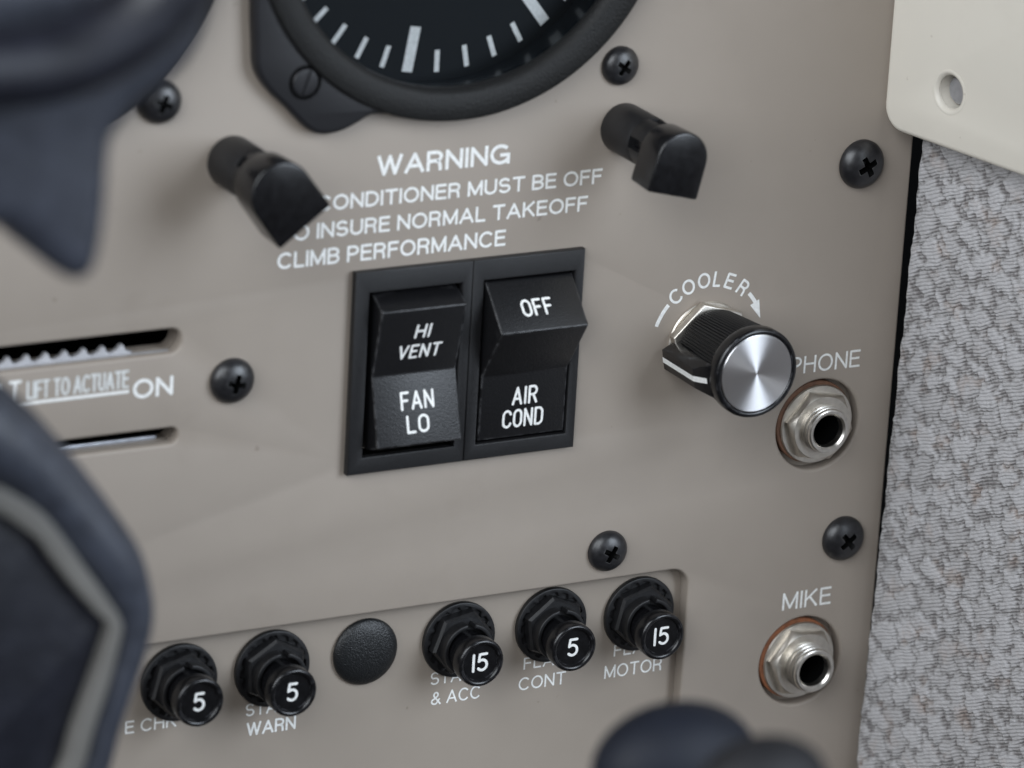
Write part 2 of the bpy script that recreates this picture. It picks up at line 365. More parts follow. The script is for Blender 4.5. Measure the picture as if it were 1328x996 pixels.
def strokes_bm(word, height, width, stroke, thick=.06, gap=.30, table=GLYPH, flat_ends=False):
    """centred on (0, 0); local x, z; raised by thick"""
    total = sum(table[c][0] for c in word) + gap * (len(word) - 1)
    sx = (width - stroke) / total if total > .01 else height; sz = height - stroke
    bm = bmesh.new(); x = -(width - stroke) / 2 if total > .01 else 0; k = 0; rr = stroke / 2
    for c in word:
        gw, lines = table[c]
        for line in lines:
            P = [Vector((x + px * sx, (pz - .5) * sz)) for px, pz in line]
            closed = (P[0] - P[-1]).length < 1e-5
            if flat_ends and not closed:
                for i, j in ((0, 1), (-1, -2)):
                    d = P[i] - P[j]
                    if d.length > stroke * .9: P[i] = P[i] + d.normalized() * rr * .9
            for a, b in zip(P, P[1:]):
                d = b - a
                if d.length < 1e-6: continue
                d.normalize(); nrm = Vector((-d.y, d.x)) * rr; k += 1; t = thick + .0015 * (k % 9)
                bm.faces.new([bm.verts.new(W(q.x, q.y, t)) for q in (a - nrm, b - nrm, b + nrm, a + nrm)])
            for a in (P[1:-1] if flat_ends and not closed else P):
                k += 1; t = thick + .0015 * (k % 9) + .0007
                bm.faces.new([bm.verts.new(W(a.x + rr * math.cos(2 * math.pi * i / 12), a.y + rr * math.sin(2 * math.pi * i / 12), t)) for i in range(12)])
        x += (gw + gap) * sx
    for f in bm.faces:
        f.normal_update()
        if f.normal.y > 0: f.normal_flip()
    return bm
def printed(s, x0, x1, z0, cap, h, parent, m=None, stroke=.46, gap=.25, angle=None):
    bm = strokes_bm(s, cap, x1 - x0, stroke, .04, gap, SILK, True)
    me = bpy.data.meshes.new('lettering'); bm.to_mesh(me); bm.free()
    o = link('lettering', me, m or M_INK, parent, None)
    o.location = W((x0 + x1) / 2, z0 + cap / 2, h)
    return o
def engraved(word, height, width, stroke, parent, x=0, z=0, h=0, tilt=0.0, m=None, slant=0.0, roll=0):
    bm = strokes_bm(word, height, width, stroke)
    if slant:
        for v in bm.verts: v.co.x += v.co.z * slant
    me = bpy.data.meshes.new('lettering'); bm.to_mesh(me); bm.free()
    o = link('lettering', me, m or M_INK, parent, None)
    o.location = W(x, z, h); o.rotation_euler = (tilt, 0, 0)         # tilt about x: + leans the top of the word back
    return o

# ================================================================== THE SETTING
# dark space behind the panel
bulk = bm_link('bulkhead', box_bm(-260, 150, -170, 170, -60, -58), M_HOLE, None, None); bulk['kind'] = 'structure'

# ================================================================== PANEL
PX1 = 80.0
GAX, GAZ = -15.2, 90.0                                            # axis of the gauge
panel = thing('instrument_panel', 'taupe painted metal instrument panel that carries the switches, knobs, jacks and white lettering', 'instrument panel')
cut = [rrect(-240, -150, PX1, 150, 1.5),
       circle(36.5, 72, GAX, GAZ), circle(36.5, 72, GAX - 83, GAZ),
       rrect(-150, 12.9, -64.0, 17.3, 2.0), rrect(-150, -3.4, -64.1, -.5, 1.3),
       rrect(-150, -104, 39.1, -40.0, 3.6),
       circle(8.75, 72, 64.3, -15.2), circle(8.75, 72, 64.6, -62.0),
       rrect(-31.2, -11.5, 11.3, 23, 1)]
flat('face_plate', cut, -3.0, 0, M_PANEL, panel, bev=.55, bres=3, smooth=50)

def P(*a, **k): printed(*a, parent=panel, **k)
P('WARNING', -28.6, -3.0, 40.72, 3.65, 0, stroke=.64)
P('AIR CONDITIONER MUST BE OFF', -47.5, 15.6, 35.45, 2.78, 0, stroke=.46)
P('TO INSURE NORMAL TAKEOFF', -46.6, 13.0, 30.65, 2.82, 0, stroke=.46)
P('CLIMB PERFORMANCE', -46.7, -2.95, 25.85, 2.95, 0, stroke=.48)
P('PHONE', 57.4, 72.3, -4.8, 3.35, 0, stroke=.42)
P('MIKE', 59.7, 70.2, -51.3, 3.5, 0, stroke=.44)
P('ON', -72.7, -65.3, 5.5, 3.5, 0, stroke=.62)
P('LIFT TO ACTUATE', -92.0, -73.5, 7.65, 3.25, 0, m=M_INKDIM, stroke=.44, gap=.30)
P('AT', -97.9, -92.9, 7.5, 3.8, 0, stroke=.55)
ul = flat('underline', [[(-94.8, 6.75), (-73.4, 6.75), (-73.4, 7.3), (-94.8, 7.3)]], 0, .05, M_INK, panel, smooth=None)
# COOLER legend bent round the knob
KX, KZ = 39.3, 3.9
def arc_letters(word, angs, r, cap, wdt):
    bm = bmesh.new()
    for c, a in zip(word, angs):
        b1 = strokes_bm(c, cap, wdt[c], .46, .04, .3, SILK, True)
        me = bpy.data.meshes.new('tmp'); b1.to_mesh(me); b1.free()
        t = R(a - 90)
        me.transform(Matrix.Translation(W(KX + r * math.cos(R(a)), KZ + r * math.sin(R(a)), 0)) @ Matrix.Rotation(-t, 4, 'Y'))
        bm.from_mesh(me); bpy.data.meshes.remove(me)
    me = bpy.data.meshes.new('lettering'); bm.to_mesh(me); bm.free()
    link('lettering', me, M_INK, panel, None)
arc_letters('COOLER', (128.5, 113.6, 97.3, 83.6, 69.8, 53.6), 11.45, 2.95, {'C': 2.45, 'O': 2.6, 'L': 1.55, 'E': 1.85, 'R': 2.0})
def arc_band(r, w, a0, a1, n=10):
    return [(KX + (r + w / 2) * math.cos(R(a0 + (a1 - a0) * i / n)), KZ + (r + w / 2) * math.sin(R(a0 + (a1 - a0) * i / n))) for i in range(n + 1)] + \
           [(KX + (r - w / 2) * math.cos(R(a1 + (a0 - a1) * i / n)), KZ + (r - w / 2) * math.sin(R(a1 + (a0 - a1) * i / n))) for i in range(n + 1)]
flat('arc_mark', [arc_band(11.3, .72, 161, 138.5)], 0, .05, M_INK, panel, smooth=None)
ah = R(17)
tip = (KX + 11.4 * math.cos(R(15.5)), KZ + 11.4 * math.sin(R(15.5)))
def pol(r, a): return (KX + r * math.cos(R(a)), KZ + r * math.sin(R(a)))
flat('arrow_mark', [arc_band(11.4, .72, 44.5, 33)[:11] + [pol(12.3, 32.5), pol(11.3, 15.5), pol(10.3, 33.5)] + arc_band(11.4, .72, 44.5, 33)[11:]], 0, .05, M_INK, panel, smooth=None)

flat('slot_frame', [rrect(-152, 10.9, -61.5, 19.3, 3), rrect(-150, 12.9, -64.0, 17.3, 2.0)], -5.6, -3.02, M_PANEL, panel)
flat('slot_frame', [rrect(-152, -5.4, -61.9, 1.5, 2.5), rrect(-150, -3.4, -64.1, -.5, 1.3)], -5.6, -3.02, M_PANEL, panel)
# recessed breaker panel behind the cut-out
bp = thing('breaker_panel', 'recessed taupe panel strip along the bottom that carries the row of round breaker buttons', 'breaker panel', 0, 0, -3.05)
bholes = [circle(4.2, 32, x, -48.5) for x in (-61.2, -43.3, -25.0, -6.6, 12.2, 30.5)]
flat('face_plate', [rrect(-150, -108, 79, -6, 2)] + bholes + [circle(4.4, 32, 64.0, -15.0), circle(4.4, 32, 64.3, -61.8)] + [], -1.5, 0, M_SUB, bp, smooth=50)
def PB(s, x0, x1, z0, cap, **k): printed(s, x0, x1, z0, cap, 0, bp, stroke=k.get('stroke', .33), m=M_INK)
PB('START', -11.5, -1.2, -57.0, 2.5)
PB('& ACC', -11.2, -1.2, -60.95, 2.55)
PB('FLAP', 7.4, 15.9, -56.7, 2.35)
PB('CONT', 6.6, 16.3, -60.75, 2.55)
PB('FLAP', 26.1, 34.6, -56.85, 2.35)
PB('MOTOR', 24.4, 36.5, -61.0, 2.6)
PB('STALL', -47.9, -38.6, -57.6, 2.45)
PB('WARN', -47.6, -38.0, -61.4, 2.6, stroke=.42)
PB('E CHK', -70.9, -61.2, -57.4, 2.4)

# ================================================================== SCREWS
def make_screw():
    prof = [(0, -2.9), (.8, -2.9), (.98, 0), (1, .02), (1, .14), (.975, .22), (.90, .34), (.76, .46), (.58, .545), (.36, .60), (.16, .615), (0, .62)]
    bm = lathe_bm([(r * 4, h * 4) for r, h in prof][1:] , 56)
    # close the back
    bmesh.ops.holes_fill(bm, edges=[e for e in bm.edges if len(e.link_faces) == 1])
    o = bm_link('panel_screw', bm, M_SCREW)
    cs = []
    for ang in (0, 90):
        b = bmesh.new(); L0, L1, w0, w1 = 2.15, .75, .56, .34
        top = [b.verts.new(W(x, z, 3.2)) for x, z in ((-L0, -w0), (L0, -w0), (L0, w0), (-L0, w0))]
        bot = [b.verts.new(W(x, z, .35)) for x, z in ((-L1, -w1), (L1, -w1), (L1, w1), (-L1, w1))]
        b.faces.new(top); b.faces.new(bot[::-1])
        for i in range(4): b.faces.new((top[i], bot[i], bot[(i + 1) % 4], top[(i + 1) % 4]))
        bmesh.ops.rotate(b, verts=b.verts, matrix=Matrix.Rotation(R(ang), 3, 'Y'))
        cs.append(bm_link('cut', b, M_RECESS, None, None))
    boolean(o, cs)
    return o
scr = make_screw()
SC = [(-69.5, 57.4, 3.75, 20, 'black cross-head screw at upper left, beside the blurred black grip'),
      (17.6, 56.7, 3.50, 35, 'small black cross-head screw at the top edge, right of the round dial'),
      (68.9, 34.3, 4.55, 62, 'largest black cross-head screw, near the cream corner trim'),
      (-54.5, 6.9, 4.05, 12, 'black cross-head screw to the right of the word ON'),
      (21.4, -34.2, 3.85, 28, 'black cross-head screw just above the breaker row, below the switches'),
      (71.6, -38.3, 4.30, 50, 'black cross-head screw between the two metal jacks on the right')]
for i, (x, z, r, a, lab) in enumerate(SC):
    o = scr if i == 0 else scr.copy()
    if i: col.objects.link(o)
    o.location = W(x, z, 0); o.scale = (r / 4, r / 4, r / 4); o.rotation_euler = (R(random.uniform(-2, 2)), R(a), R(random.uniform(-2, 2)))
    tag(o, lab, 'screw', 'black cross-head screws in the panel')

# ================================================================== GAUGES
def make_gauge(label, x, z):
    g = thing('round_gauge', label, 'gauge', x, z, 0, 'round black gauges in the panel')
    # flange outline: a circle with a bevelled corner lug at the lower left (and mirrored above)
    ro = 39.9
    lug = spline([(-39.0, -12.0), (-38.9, -18.0), (-38.5, -23.3), (-38.0, -27.9), (-35.8, -31.4), (-32.1, -35.0), (-28.4, -38.7), (-25.5, -40.1), (-21.9, -39.9), (-19.0, -38.8), (-16.2, -37.5), (-13.0, -37.6)], 4)
    a1, a2 = math.atan2(-37.6, -13.0), math.atan2(12.0, -39.0)
    pts = lug + [(ro * math.cos(t), ro * math.sin(t)) for t in np.linspace(a1 + .02, a2 - .02, 150)] + [(px, -pz) for px, pz in lug[::-1]][-1:]
    pts = lug + [(ro * math.cos(t), ro * math.sin(t)) for t in np.linspace(a1 + .02, math.pi + math.atan2(12.0, 39.0) - .02, 170)]
    flat('flange', [pts, circle(36.4, 96)], .02, 3.0, M_GAUGE, g, bev=.9, bres=3, smooth=50)
    lathe('bezel', [(36.6, 2.2), (39.6, 2.7), (39.55, 3.5), (39.1, 3.75), (35.3, 3.55), (34.7, 3.2), (34.15, 2.5), (34.0, 1.2), (34.4, .4), (35.0, 0.0), (36.6, 0.0), (36.6, 2.2)], M_CRINKLE, g, 128, 60)
    lathe('glass', [(0, .9), (34.3, .9)], mg, g, 96)
    lathe('inner_ring', [(35.0, .0), (35.9, .0), (35.9, -6.2), (35.0, -6.2), (35.0, .0)], M_RING, g, 96)
    dial = lathe('dial', [(0, -6), (35.4, -6), (35.4, -7), (0, -7)], M_DIAL, g, 96)
    bm = bmesh.new()
    base = [-117.1, -108.1, -99.5, -89.7, -79.7, -70.3]
    angs = base + [-117.1 - 9.4 * k for k in range(1, 8)] + [-70.3 + 9.4 * k for k in range(1, 8)]
    for i, a in enumerate(angs):
        major = abs(a + 99.5) < .1 or abs(a + 52.2) < 3 or abs(a + 145) < 3
        r1, r0, wd = 33.5, (25.5 if major else 29.6), (1.0 if major else .46)
        c, s = math.cos(R(a)), math.sin(R(a))
        bm.faces.new([bm.verts.new(W(r * c - t * s, r * s + t * c, -5.95)) for r, t in ((r0, -wd), (r1, -wd), (r1, wd), (r0, wd))])
    bm_link('tick_marks', bm, M_INK, dial, None)
    for la in (225,):
        sx, sz = -29.1, -30.6
        s = lathe('slotted_screw', [(0, 3.25), (1.9, 3.25), (2.2, 3.2), (2.35, 3.0), (2.35, 2.0), (0, 2.0)], M_GAUGE, g, 40)
        s.location = W(sx, sz, 0)
        c = bm_link('cut', box_bm(-3, 3, -.3, .3, 2.6, 5), M_HOLE, None, None)
        c.rotation_euler = (0, R(-70), 0); c.parent = s
        bpy.context.view_layer.update()
        boolean(s, [c])
        rec = lathe('recess_shade_ring', [(2.4, 3.03), (3.0, 3.02), (2.95, 3.10), (2.45, 3.10), (2.4, 3.03)], M_HOLE, s, 40)  # raised near-black ring painted as the shade round the screw
    return g
g1 = make_gauge('round black gauge with white tick marks, flange lobe and slotted screw, at the top centre', GAX, GAZ)
g2 = copy_tree(g1); g2.location = W(GAX - 83, GAZ, 0)
for ch in list(g2.children):
    if ch.name.startswith('slotted_screw'):
        for q in list(ch.children): bpy.data.objects.remove(q)
        bpy.data.objects.remove(ch)
for ch in list(g2.children):
    if ch.name.startswith('flange'):
        ch.data = flat_mesh([circle(38.7, 128), circle(36.4, 96)], .02, 3.0, .9, 3); ch.data.name = 'flange'
        ch.data.materials.append(M_GAUGE); ch.data.polygons.foreach_set('use_smooth', [True] * len(ch.data.polygons)); ch.data.set_sharp_from_angle(angle=R(50))
g2['label'] = 'black gauge at the upper left corner, mostly hidden behind the blurred grip'

# ================================================================== POST LIGHTS
def make_post(label, x, z, L, roll, hood_h, R0, zb):
    p = thing('post_light', label, 'post light', x, z, 0, 'black post lights on the panel')
    lathe('stem', [(0, 0), (4.45, 0.02), (4.5, .3), (4.5, 9.2), (4.3, 9.6), (0, 9.6)], M_MATTE, p, 56)
    # slotted cage between stem and hood
    def sector(r0, r1, a0, a1, n=14):
        return [(r1 * math.cos(R(a0 + (a1 - a0) * i / n)), r1 * math.sin(R(a0 + (a1 - a0) * i / n))) for i in range(n + 1)] + \
               [(r0 * math.cos(R(a1 + (a0 - a1) * i / n)), r0 * math.sin(R(a1 + (a0 - a1) * i / n))) for i in range(n + 1)]
    hd = thing('tmp', '', ''); hd.name = 'hood_mount'
    bpy.data.objects.remove(hd)
    for a in (20, 110, 200, 290):
        o = flat('cage_rib', [sector(3.2, 4.35, a, a + 62)], 9.4, L - hood_h + .6, M_MATTE, p, bev=.12)
        o.rotation_euler = (0, R(roll), 0)
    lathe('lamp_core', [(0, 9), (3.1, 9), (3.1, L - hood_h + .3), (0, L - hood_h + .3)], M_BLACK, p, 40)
    # hood: a tombstone-shaped body, its lower end cut off at a slant
    out = [(R0 * math.cos(R(a)), R0 * math.sin(R(a))) for a in range(180, -1, -9)]
    bm = bmesh.new(); hb, hf = L - hood_h, L
    def ring(h, zc, s): return [bm.verts.new(W(x * s, zz * s, h)) for x, zz in out] + [bm.verts.new(W(R0 * 1.02 * s, zc, h)), bm.verts.new(W(-R0 * 1.02 * s, zc, h))]
    A = ring(hb, zb + .3, .97); B = ring(hf, zb, 1.0)
    bm.faces.new(A[::-1]); bm.faces.new(B)
    for i in range(len(A)):
        j = (i + 1) % len(A); bm.faces.new((A[i], A[j], B[j], B[i]))
    bevel_all(bm, .45, 3, 30)
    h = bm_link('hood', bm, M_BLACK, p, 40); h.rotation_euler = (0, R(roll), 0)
    return p
make_post('black post light at left, its hood tilted over the start of the warning text', -56.0, 45.9, 20.2, -37, 7.4, 5.55, -7.6)
make_post('black post light right of the warning text, hood hanging nearly straight down', 19.1, 45.3, 21.2, 14, 6.8, 5.0, -6.4)

# ================================================================== ROCKER SWITCHES
def make_switch(label, x0, x1, op, prof, rx):
    cx = (x0 + x1) / 2
    s = thing('rocker_switch', label, 'rocker switch', cx, 5.7, 0, 'rocker switches side by side')
    # bezel ring, local coordinates about (cx, 5.7)
    o = [(x0 - cx, -12.75 - 5.7), (x1 - cx, -12.75 - 5.7), (x1 - cx, 24.25 - 5.7), (x0 - cx, 24.25 - 5.7)]
    i = [(op[0] - cx, op[1] - 5.7), (op[2] - cx, op[1] - 5.7), (op[2] - cx, op[3] - 5.7), (op[0] - cx, op[3] - 5.7)]
    flat('bezel', [o, i], .02, 1.6, M_BEZ, s, bev=.22, bres=2)
    ho = [(a * .97, b * .97) for a, b in i]
    # well behind the opening
    b = bmesh.new()
    X0, Z0, X1, Z1 = op[0] - cx - .02, op[1] - 5.7 - .02, op[2] - cx + .02, op[3] - 5.7 + .02
    f = [b.verts.new(W(x, z, h)) for h in (1.2, -9) for x, z in ((X0, Z0), (X1, Z0), (X1, Z1), (X0, Z1))]
    for q in ((0, 1, 5, 4), (1, 2, 6, 5), (2, 3, 7, 6), (3, 0, 4, 7), (4, 5, 6, 7)): b.faces.new([f[k] for k in q])
    bm_link('well', b, M_HOLE, s, None)
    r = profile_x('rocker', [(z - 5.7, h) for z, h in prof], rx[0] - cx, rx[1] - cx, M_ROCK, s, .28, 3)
    return s, r, cx
def on_face(word, p0, p1, frac, xo, hgt, wid, rk, stroke=.5, slant=0.0):
    (z0, h0), (z1, h1) = p0, p1                                    # upper and lower end of the face in (z, h)
    z = z0 + (z1 - z0) * frac; h = h0 + (h1 - h0) * frac
    tilt = math.atan2(h1 - h0, z0 - z1)                             # lower end further out: the top leans back
    o = engraved(word, hgt, wid, stroke, rk, xo, z - 5.7, h, -tilt, slant=slant)
    return o
prA = [(20.0, -4), (19.6, .2), (17.5, 4.3), (4.9, 1.35), (-7.2, 4.9), (-8.6, 1.2), (-9.0, -4)]
sw1, rk1, c1 = make_switch('left rocker switch lettered HI VENT and FAN LO, resting level', -32.4, -9.78, (-29.65, -9.75, -11.75, 20.4), prA, (-28.45, -12.05))
on_face('HI', prA[2], prA[3], .35, 1.25, 2.8, 3.0, rk1, .44, .10)
on_face('VENT', prA[2], prA[3], .66, 1.2, 2.8, 8.3, rk1, .44, .10)
on_face('FAN', prA[3], prA[4], .38, 1.0, 3.3, 6.5, rk1, .46)
on_face('LO', prA[3], prA[4], .71, .8, 3.2, 4.4, rk1, .46)
prB = [(20.0, -4), (19.8, .9), (12.4, 7.9), (2.5, 1.35), (-9.5, 1.15), (-9.6, -4)]
sw2, rk2, c2 = make_switch('right rocker switch lettered OFF and AIR COND, its upper half standing out', -9.7, 12.3, (-7.5, -9.95, 10.5, 20.4), prB, (-6.9, 10.3))
on_face('OFF', prB[1], prB[2], .56, .1, 3.3, 6.1, rk2, .46)
on_face('AIR', prB[3], prB[4], .36, .7, 3.45, 5.1, rk2, .46)
on_face('COND', prB[3], prB[4], .71, .55, 3.45, 8.2, rk2, .46)

# ================================================================== COOLER KNOB
kn = thing('cooler_knob', 'black ribbed round knob with spun silver face and white pointer line', 'knob', 38.95, 3.6, 0)
KF = 18.4
hexo = [(8.2 * math.cos(R(a)), 8.2 * math.sin(R(a))) for a in (44, 104, 164, 224, 284, 344)]
nut = flat('hex_nut', [hexo, circle(3.6, 40)], .55, 2.4, M_NICKEL, kn, bev=.3, bres=2)
lathe('washer', [(3.5, .02), (7.6, .02), (7.7, .3), (7.5, .5), (3.5, .5)], M_NICKEL, kn, 64)
# ribbed body
bm = bmesh.new(); nr = 84; rings = []
prof = [(6.6, 2.7), (7.0, 2.8), (7.15, 3.3), (7.95, KF - 3.0), (7.8, KF - 2.8)]
n = nr * 4
for r, h in prof:
    rings.append([bm.verts.new(W((r - (0.32 if i % 4 in (0, 1) else 0)) * math.cos(2 * math.pi * i / n), (r - (0.32 if i % 4 in (0, 1) else 0)) * math.sin(2 * math.pi * i / n), h)) for i in range(n)])
for a, b in zip(rings, rings[1:]):
    for i in range(n): bm.faces.new((a[i], a[(i + 1) % n], b[(i + 1) % n], b[i]))
bm.faces.new(rings[0][::-1])
body = bm_link('knob_body', bm, M_MATTE, kn, 25)
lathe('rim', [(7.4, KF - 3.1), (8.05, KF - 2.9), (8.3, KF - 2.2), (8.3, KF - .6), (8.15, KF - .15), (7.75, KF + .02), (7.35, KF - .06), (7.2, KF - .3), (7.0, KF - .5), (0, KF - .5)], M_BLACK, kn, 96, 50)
disc = lathe('face_disc', [(7.15, KF - .5), (7.15, KF - .18), (7.0, KF - .08), (0, KF - .08)], M_DISC, kn, 128, 30)
# pointer: a wedge standing out of the side, with a bevelled front end
pa = 191.0
bm = bmesh.new()
def pv(rad, t, h):
    a = R(pa); return W(rad * math.cos(a) - t * math.sin(a), rad * math.sin(a) + t * math.cos(a), h)
pl = [(5.6, 1.4), (9.5, 1.4), (9.5, 12.4), (7.9, 15.6), (5.6, 15.6)]
A = [bm.verts.new(pv(r, -1.9 if r > 8 else -3.1, h)) for r, h in pl]; B = [bm.verts.new(pv(r, 1.9 if r > 8 else 3.1, h)) for r, h in pl]
bm.faces.new(A); bm.faces.new(B[::-1])
for i in range(5): bm.faces.new((A[i], B[i], B[(i + 1) % 5], A[(i + 1) % 5]))
bevel_all(bm, .1, 2)
ptr = bm_link('pointer', bm, M_BLACK, kn, 40)
bm = bmesh.new()
def strip(p0, p1, wd, lift):
    (r0, h0), (r1, h1) = p0, p1
    d = Vector((r1 - r0, h1 - h0)).normalized(); nr_ = Vector((d.y, -d.x)) * lift
    if nr_.x < 0: nr_ = -nr_
    bm.faces.new([bm.verts.new(pv(r + nr_.x, t, h + nr_.y)) for r, h, t in ((r0, h0, -wd), (r1, h1, -wd), (r1, h1, wd), (r0, h0, wd))])
strip((9.5, 1.5), (9.5, 12.44), .52, .09); strip((9.5, 12.36), (8.2, 15.0), .52, .095)
bm_link('pointer_line', bm, M_INK, ptr, None)

# ================================================================== JACKS
def hexagon(r, a0): return [(r * math.cos(R(a0 + 60 * k)), r * math.sin(R(a0 + 60 * k))) for k in range(6)]
def make_jack(label, x, z, a0, top, fib):
    j = thing('audio_jack', label, 'jack', x, z, -3.05, 'metal jack sockets on the right')
    fw = lathe('fibre_washer', [(4.9, .02), (7.85, .02), (7.9, 2.3), (7.75, 2.48), (4.9, 2.48)], fib, j, 72); fw.location = W(-.45, .35, 0)
    lathe('washer', [(4.4, 2.5), (7.45, 2.52), (7.55, 2.7), (7.4, 3.05), (4.4, 3.1)], M_NICKEL, j, 72)
    # hexagon nut with a chamfered front
    bm = bmesh.new(); H = 3.1
    def hx(r, h): return [bm.verts.new(W(px, pz, h)) for px, pz in hexagon(r, a0)]
    a, b = hx(6.95, H), hx(6.95, H + 1.25)
    def rg(r, h): return [bm.verts.new(W(r * math.cos(R(a0 + 10 * k)), r * math.sin(R(a0 + 10 * k)), h)) for k in range(36)]
    c, inn0 = rg(5.95, H + 2.0), rg(4.4, H + 2.0)
    for i in range(6):
        bm.faces.new((a[i], a[(i + 1) % 6], b[(i + 1) % 6], b[i]))
        for k in range(3): bm.faces.new((b[i], c[6 * i + k], c[6 * i + k + 1]))
        bm.faces.new((b[i], b[(i + 1) % 6], c[6 * i + 3]))
        for k in range(3, 6): bm.faces.new((b[(i + 1) % 6], c[6 * i + k], c[(6 * i + k + 1) % 36]))
    for k in range(36): bm.faces.new((c[k], c[(k + 1) % 36], inn0[(k + 1) % 36], inn0[k]))
    bm_link('hex_nut', bm, M_NICKEL, j, 25)
    # threaded barrel, open in front
    t = top; pr = [(4.35, 3.0)]
    h = H + 2.3
    while h < t - .7:
        pr += [(4.45, h), (4.45, h + .3), (3.9, h + .55), (3.9, h + .8)]; h += 1.05
    pr += [(4.3, t - .55), (4.15, t - .12), (3.9, t), (3.45, t - .02), (3.12, t - .35), (3.0, t - .8), (3.0, -6)]
    lathe('barrel', pr, M_NICKEL2, j, 72, 25)
    lathe('bore', [(2.98, t - 1.6), (2.98, -14), (0, -14)], M_HOLE, j, 40)
    return j
make_jack('metal headphone socket below the word PHONE', 64.15, -15.1, 50, 7.4, M_BROWN)
make_jack('metal microphone socket below the word MIKE with orange washer edge', 64.4, -61.9, 53, 8.7, M_FIBRE)

# ================================================================== CIRCUIT BREAKERS
def make_breaker():
    c = thing('circuit_breaker', 'x', 'circuit breaker', 0, 0, -3.03, 'black push-button breakers in the bottom row')
    star = []
    for i in range(96):
        a = 360 * i / 96; star.append(((6.3 if (i // 2) % 3 < 2 else 5.6) * math.cos(R(a)), (6.3 if (i // 2) % 3 < 2 else 5.6) * math.sin(R(a))))
    flat('lock_washer', [circle(7.15, 72), star], .0, 1.1, M_MATTE, c, bev=.2)
    lathe('washer_floor', [(0, .02), (6.8, .02), (6.8, .5), (0, .5)], M_MATTE, c, 40)
    bm = bmesh.new()
    def hx(r, h): return [bm.verts.new(W(px, pz, h)) for px, pz in hexagon(r, 22)]
    a, b, d = hx(6.15, .2), hx(6.15, 2.3), hx(5.7, 2.8)
    for q, s_ in ((a, b), (b, d)):
        for i in range(6): bm.faces.new((q[i], q[(i + 1) % 6], s_[(i + 1) % 6], s_[i]))
    bm.faces.new(d)
    bm_link('hex_nut', bm, M_MATTE, c, 25)
    gap = 9
    oo = [(4.85 * math.cos(R(a)), 4.85 * math.sin(R(a))) for a in range(90 + gap, 451 - gap, 6)] + [(4.1 * math.cos(R(a)), 4.1 * math.sin(R(a))) for a in range(450 - gap, 89 + gap, -6)]
    flat('collar', [oo], 2.7, 4.9, M_MATTE, c, bev=.2)
    t = 9.8
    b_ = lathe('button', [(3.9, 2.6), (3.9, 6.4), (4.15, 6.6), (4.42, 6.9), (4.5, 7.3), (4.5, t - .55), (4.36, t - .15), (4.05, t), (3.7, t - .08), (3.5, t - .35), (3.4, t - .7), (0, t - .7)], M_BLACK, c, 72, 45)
    return c
BR = [(-61.2, -48.8, '5', 'far left breaker button marked 5, half behind the yoke', -2),
      (-43.4, -48.75, '5', 'breaker button marked 5 above STALL WARN, left of the blank plug', 3),
      (-6.55, -48.5, '15', 'breaker button marked 15 above START & ACC, right of the blank plug', 0),
      (12.2, -48.3, '5', 'breaker button marked 5 above FLAP CONT, between two marked 15', -1),
      (30.5, -48.7, '15', 'rightmost breaker button marked 15 above FLAP MOTOR', 2)]
br0 = make_breaker()
for i, (x, z, num, lab, roll) in enumerate(BR):
    c = br0 if i == 0 else copy_tree(br0)
    c.location = W(x, z, -3.03); c['label'] = lab; c['group'] = 'black push-button breakers in the bottom row'
    for ch in c.children:
        if ch.name.startswith('hex_nut'): ch.rotation_euler = (0, R(random.uniform(0, 60)), 0)
        if ch.name.startswith('lock_washer'): ch.rotation_euler = (0, R(random.uniform(0, 60)), 0)
        if ch.name.startswith('collar'): ch.rotation_euler = (0, R(random.uniform(-6, 6)), 0)
        if ch.name.startswith('button'): ch.location = W(0, -1.15 if i else -.3, 0)
        if ch.name.startswith('collar'): ch.location = W(0, -.45 if i else -.1, 0)
for i, o in enumerate([o for o in col.objects if o.name.startswith('circuit_breaker')]):
    x, z, num, lab, roll = BR[i]
    b_ = [q for q in o.children if q.name.startswith('button')][0]
    e = engraved(num, 3.6, 3.2 if num == '15' else 2.25, .5, b_, 0, 0, 9.8 - .68)
plug = lathe('hole_plug', [(0, .0), (6.15, .02), (6.3, .25), (6.25, .6), (5.9, .95), (5.0, 1.35), (3.6, 1.65), (1.8, 1.82), (0, 1.88)], M_PLUG, None, 72, 60)
plug.location = W(-25.1, -48.3, -3.03)
tag(plug, 'blank black grainy dome plug filling a hole in the breaker row', 'hole plug')

# ================================================================== SLIDE LEVERS IN THE SLOTS
lv = thing('slide_lever', 'pale toothed lever edge lying in the upper slot above LIFT TO ACTUATE', 'lever', -110, 13, 0, 'levers in the two slots')
tp = [(-38, -3.5), (37.8, -3.5), (38.0, .1)]
x = 37.4
while x > -36:
    tp += [(x, .2), (x - .55, .55), (x - 1.0, 1.5), (x - 1.45, 1.5), (x - 2.1, .7), (x - 2.9, .3)]; x -= 3.42
tp += [(-38, .2)]
flat('toothed_plate', [tp], -3.6, -2.4, M_LEVER, lv, bev=.15)
flat('guide_rail', [[(-38, -1.0), (45.6, -1.0), (45.6, -.05), (-38, -.05)]], -2.35, -1.5, M_LEVER, lv, bev=.15)
lv2 = thing('slide_lever', 'thin shiny strip lying in the lower slot near the yoke', 'lever', -110, -2.6, 0, 'levers in the two slots')
flat('blade', [[(-38, -1.6), (43.4, -1.6), (43.4, -.1), (-38, -.1)]], -4.2, -3.2, M_ALU, lv2, bev=.3)

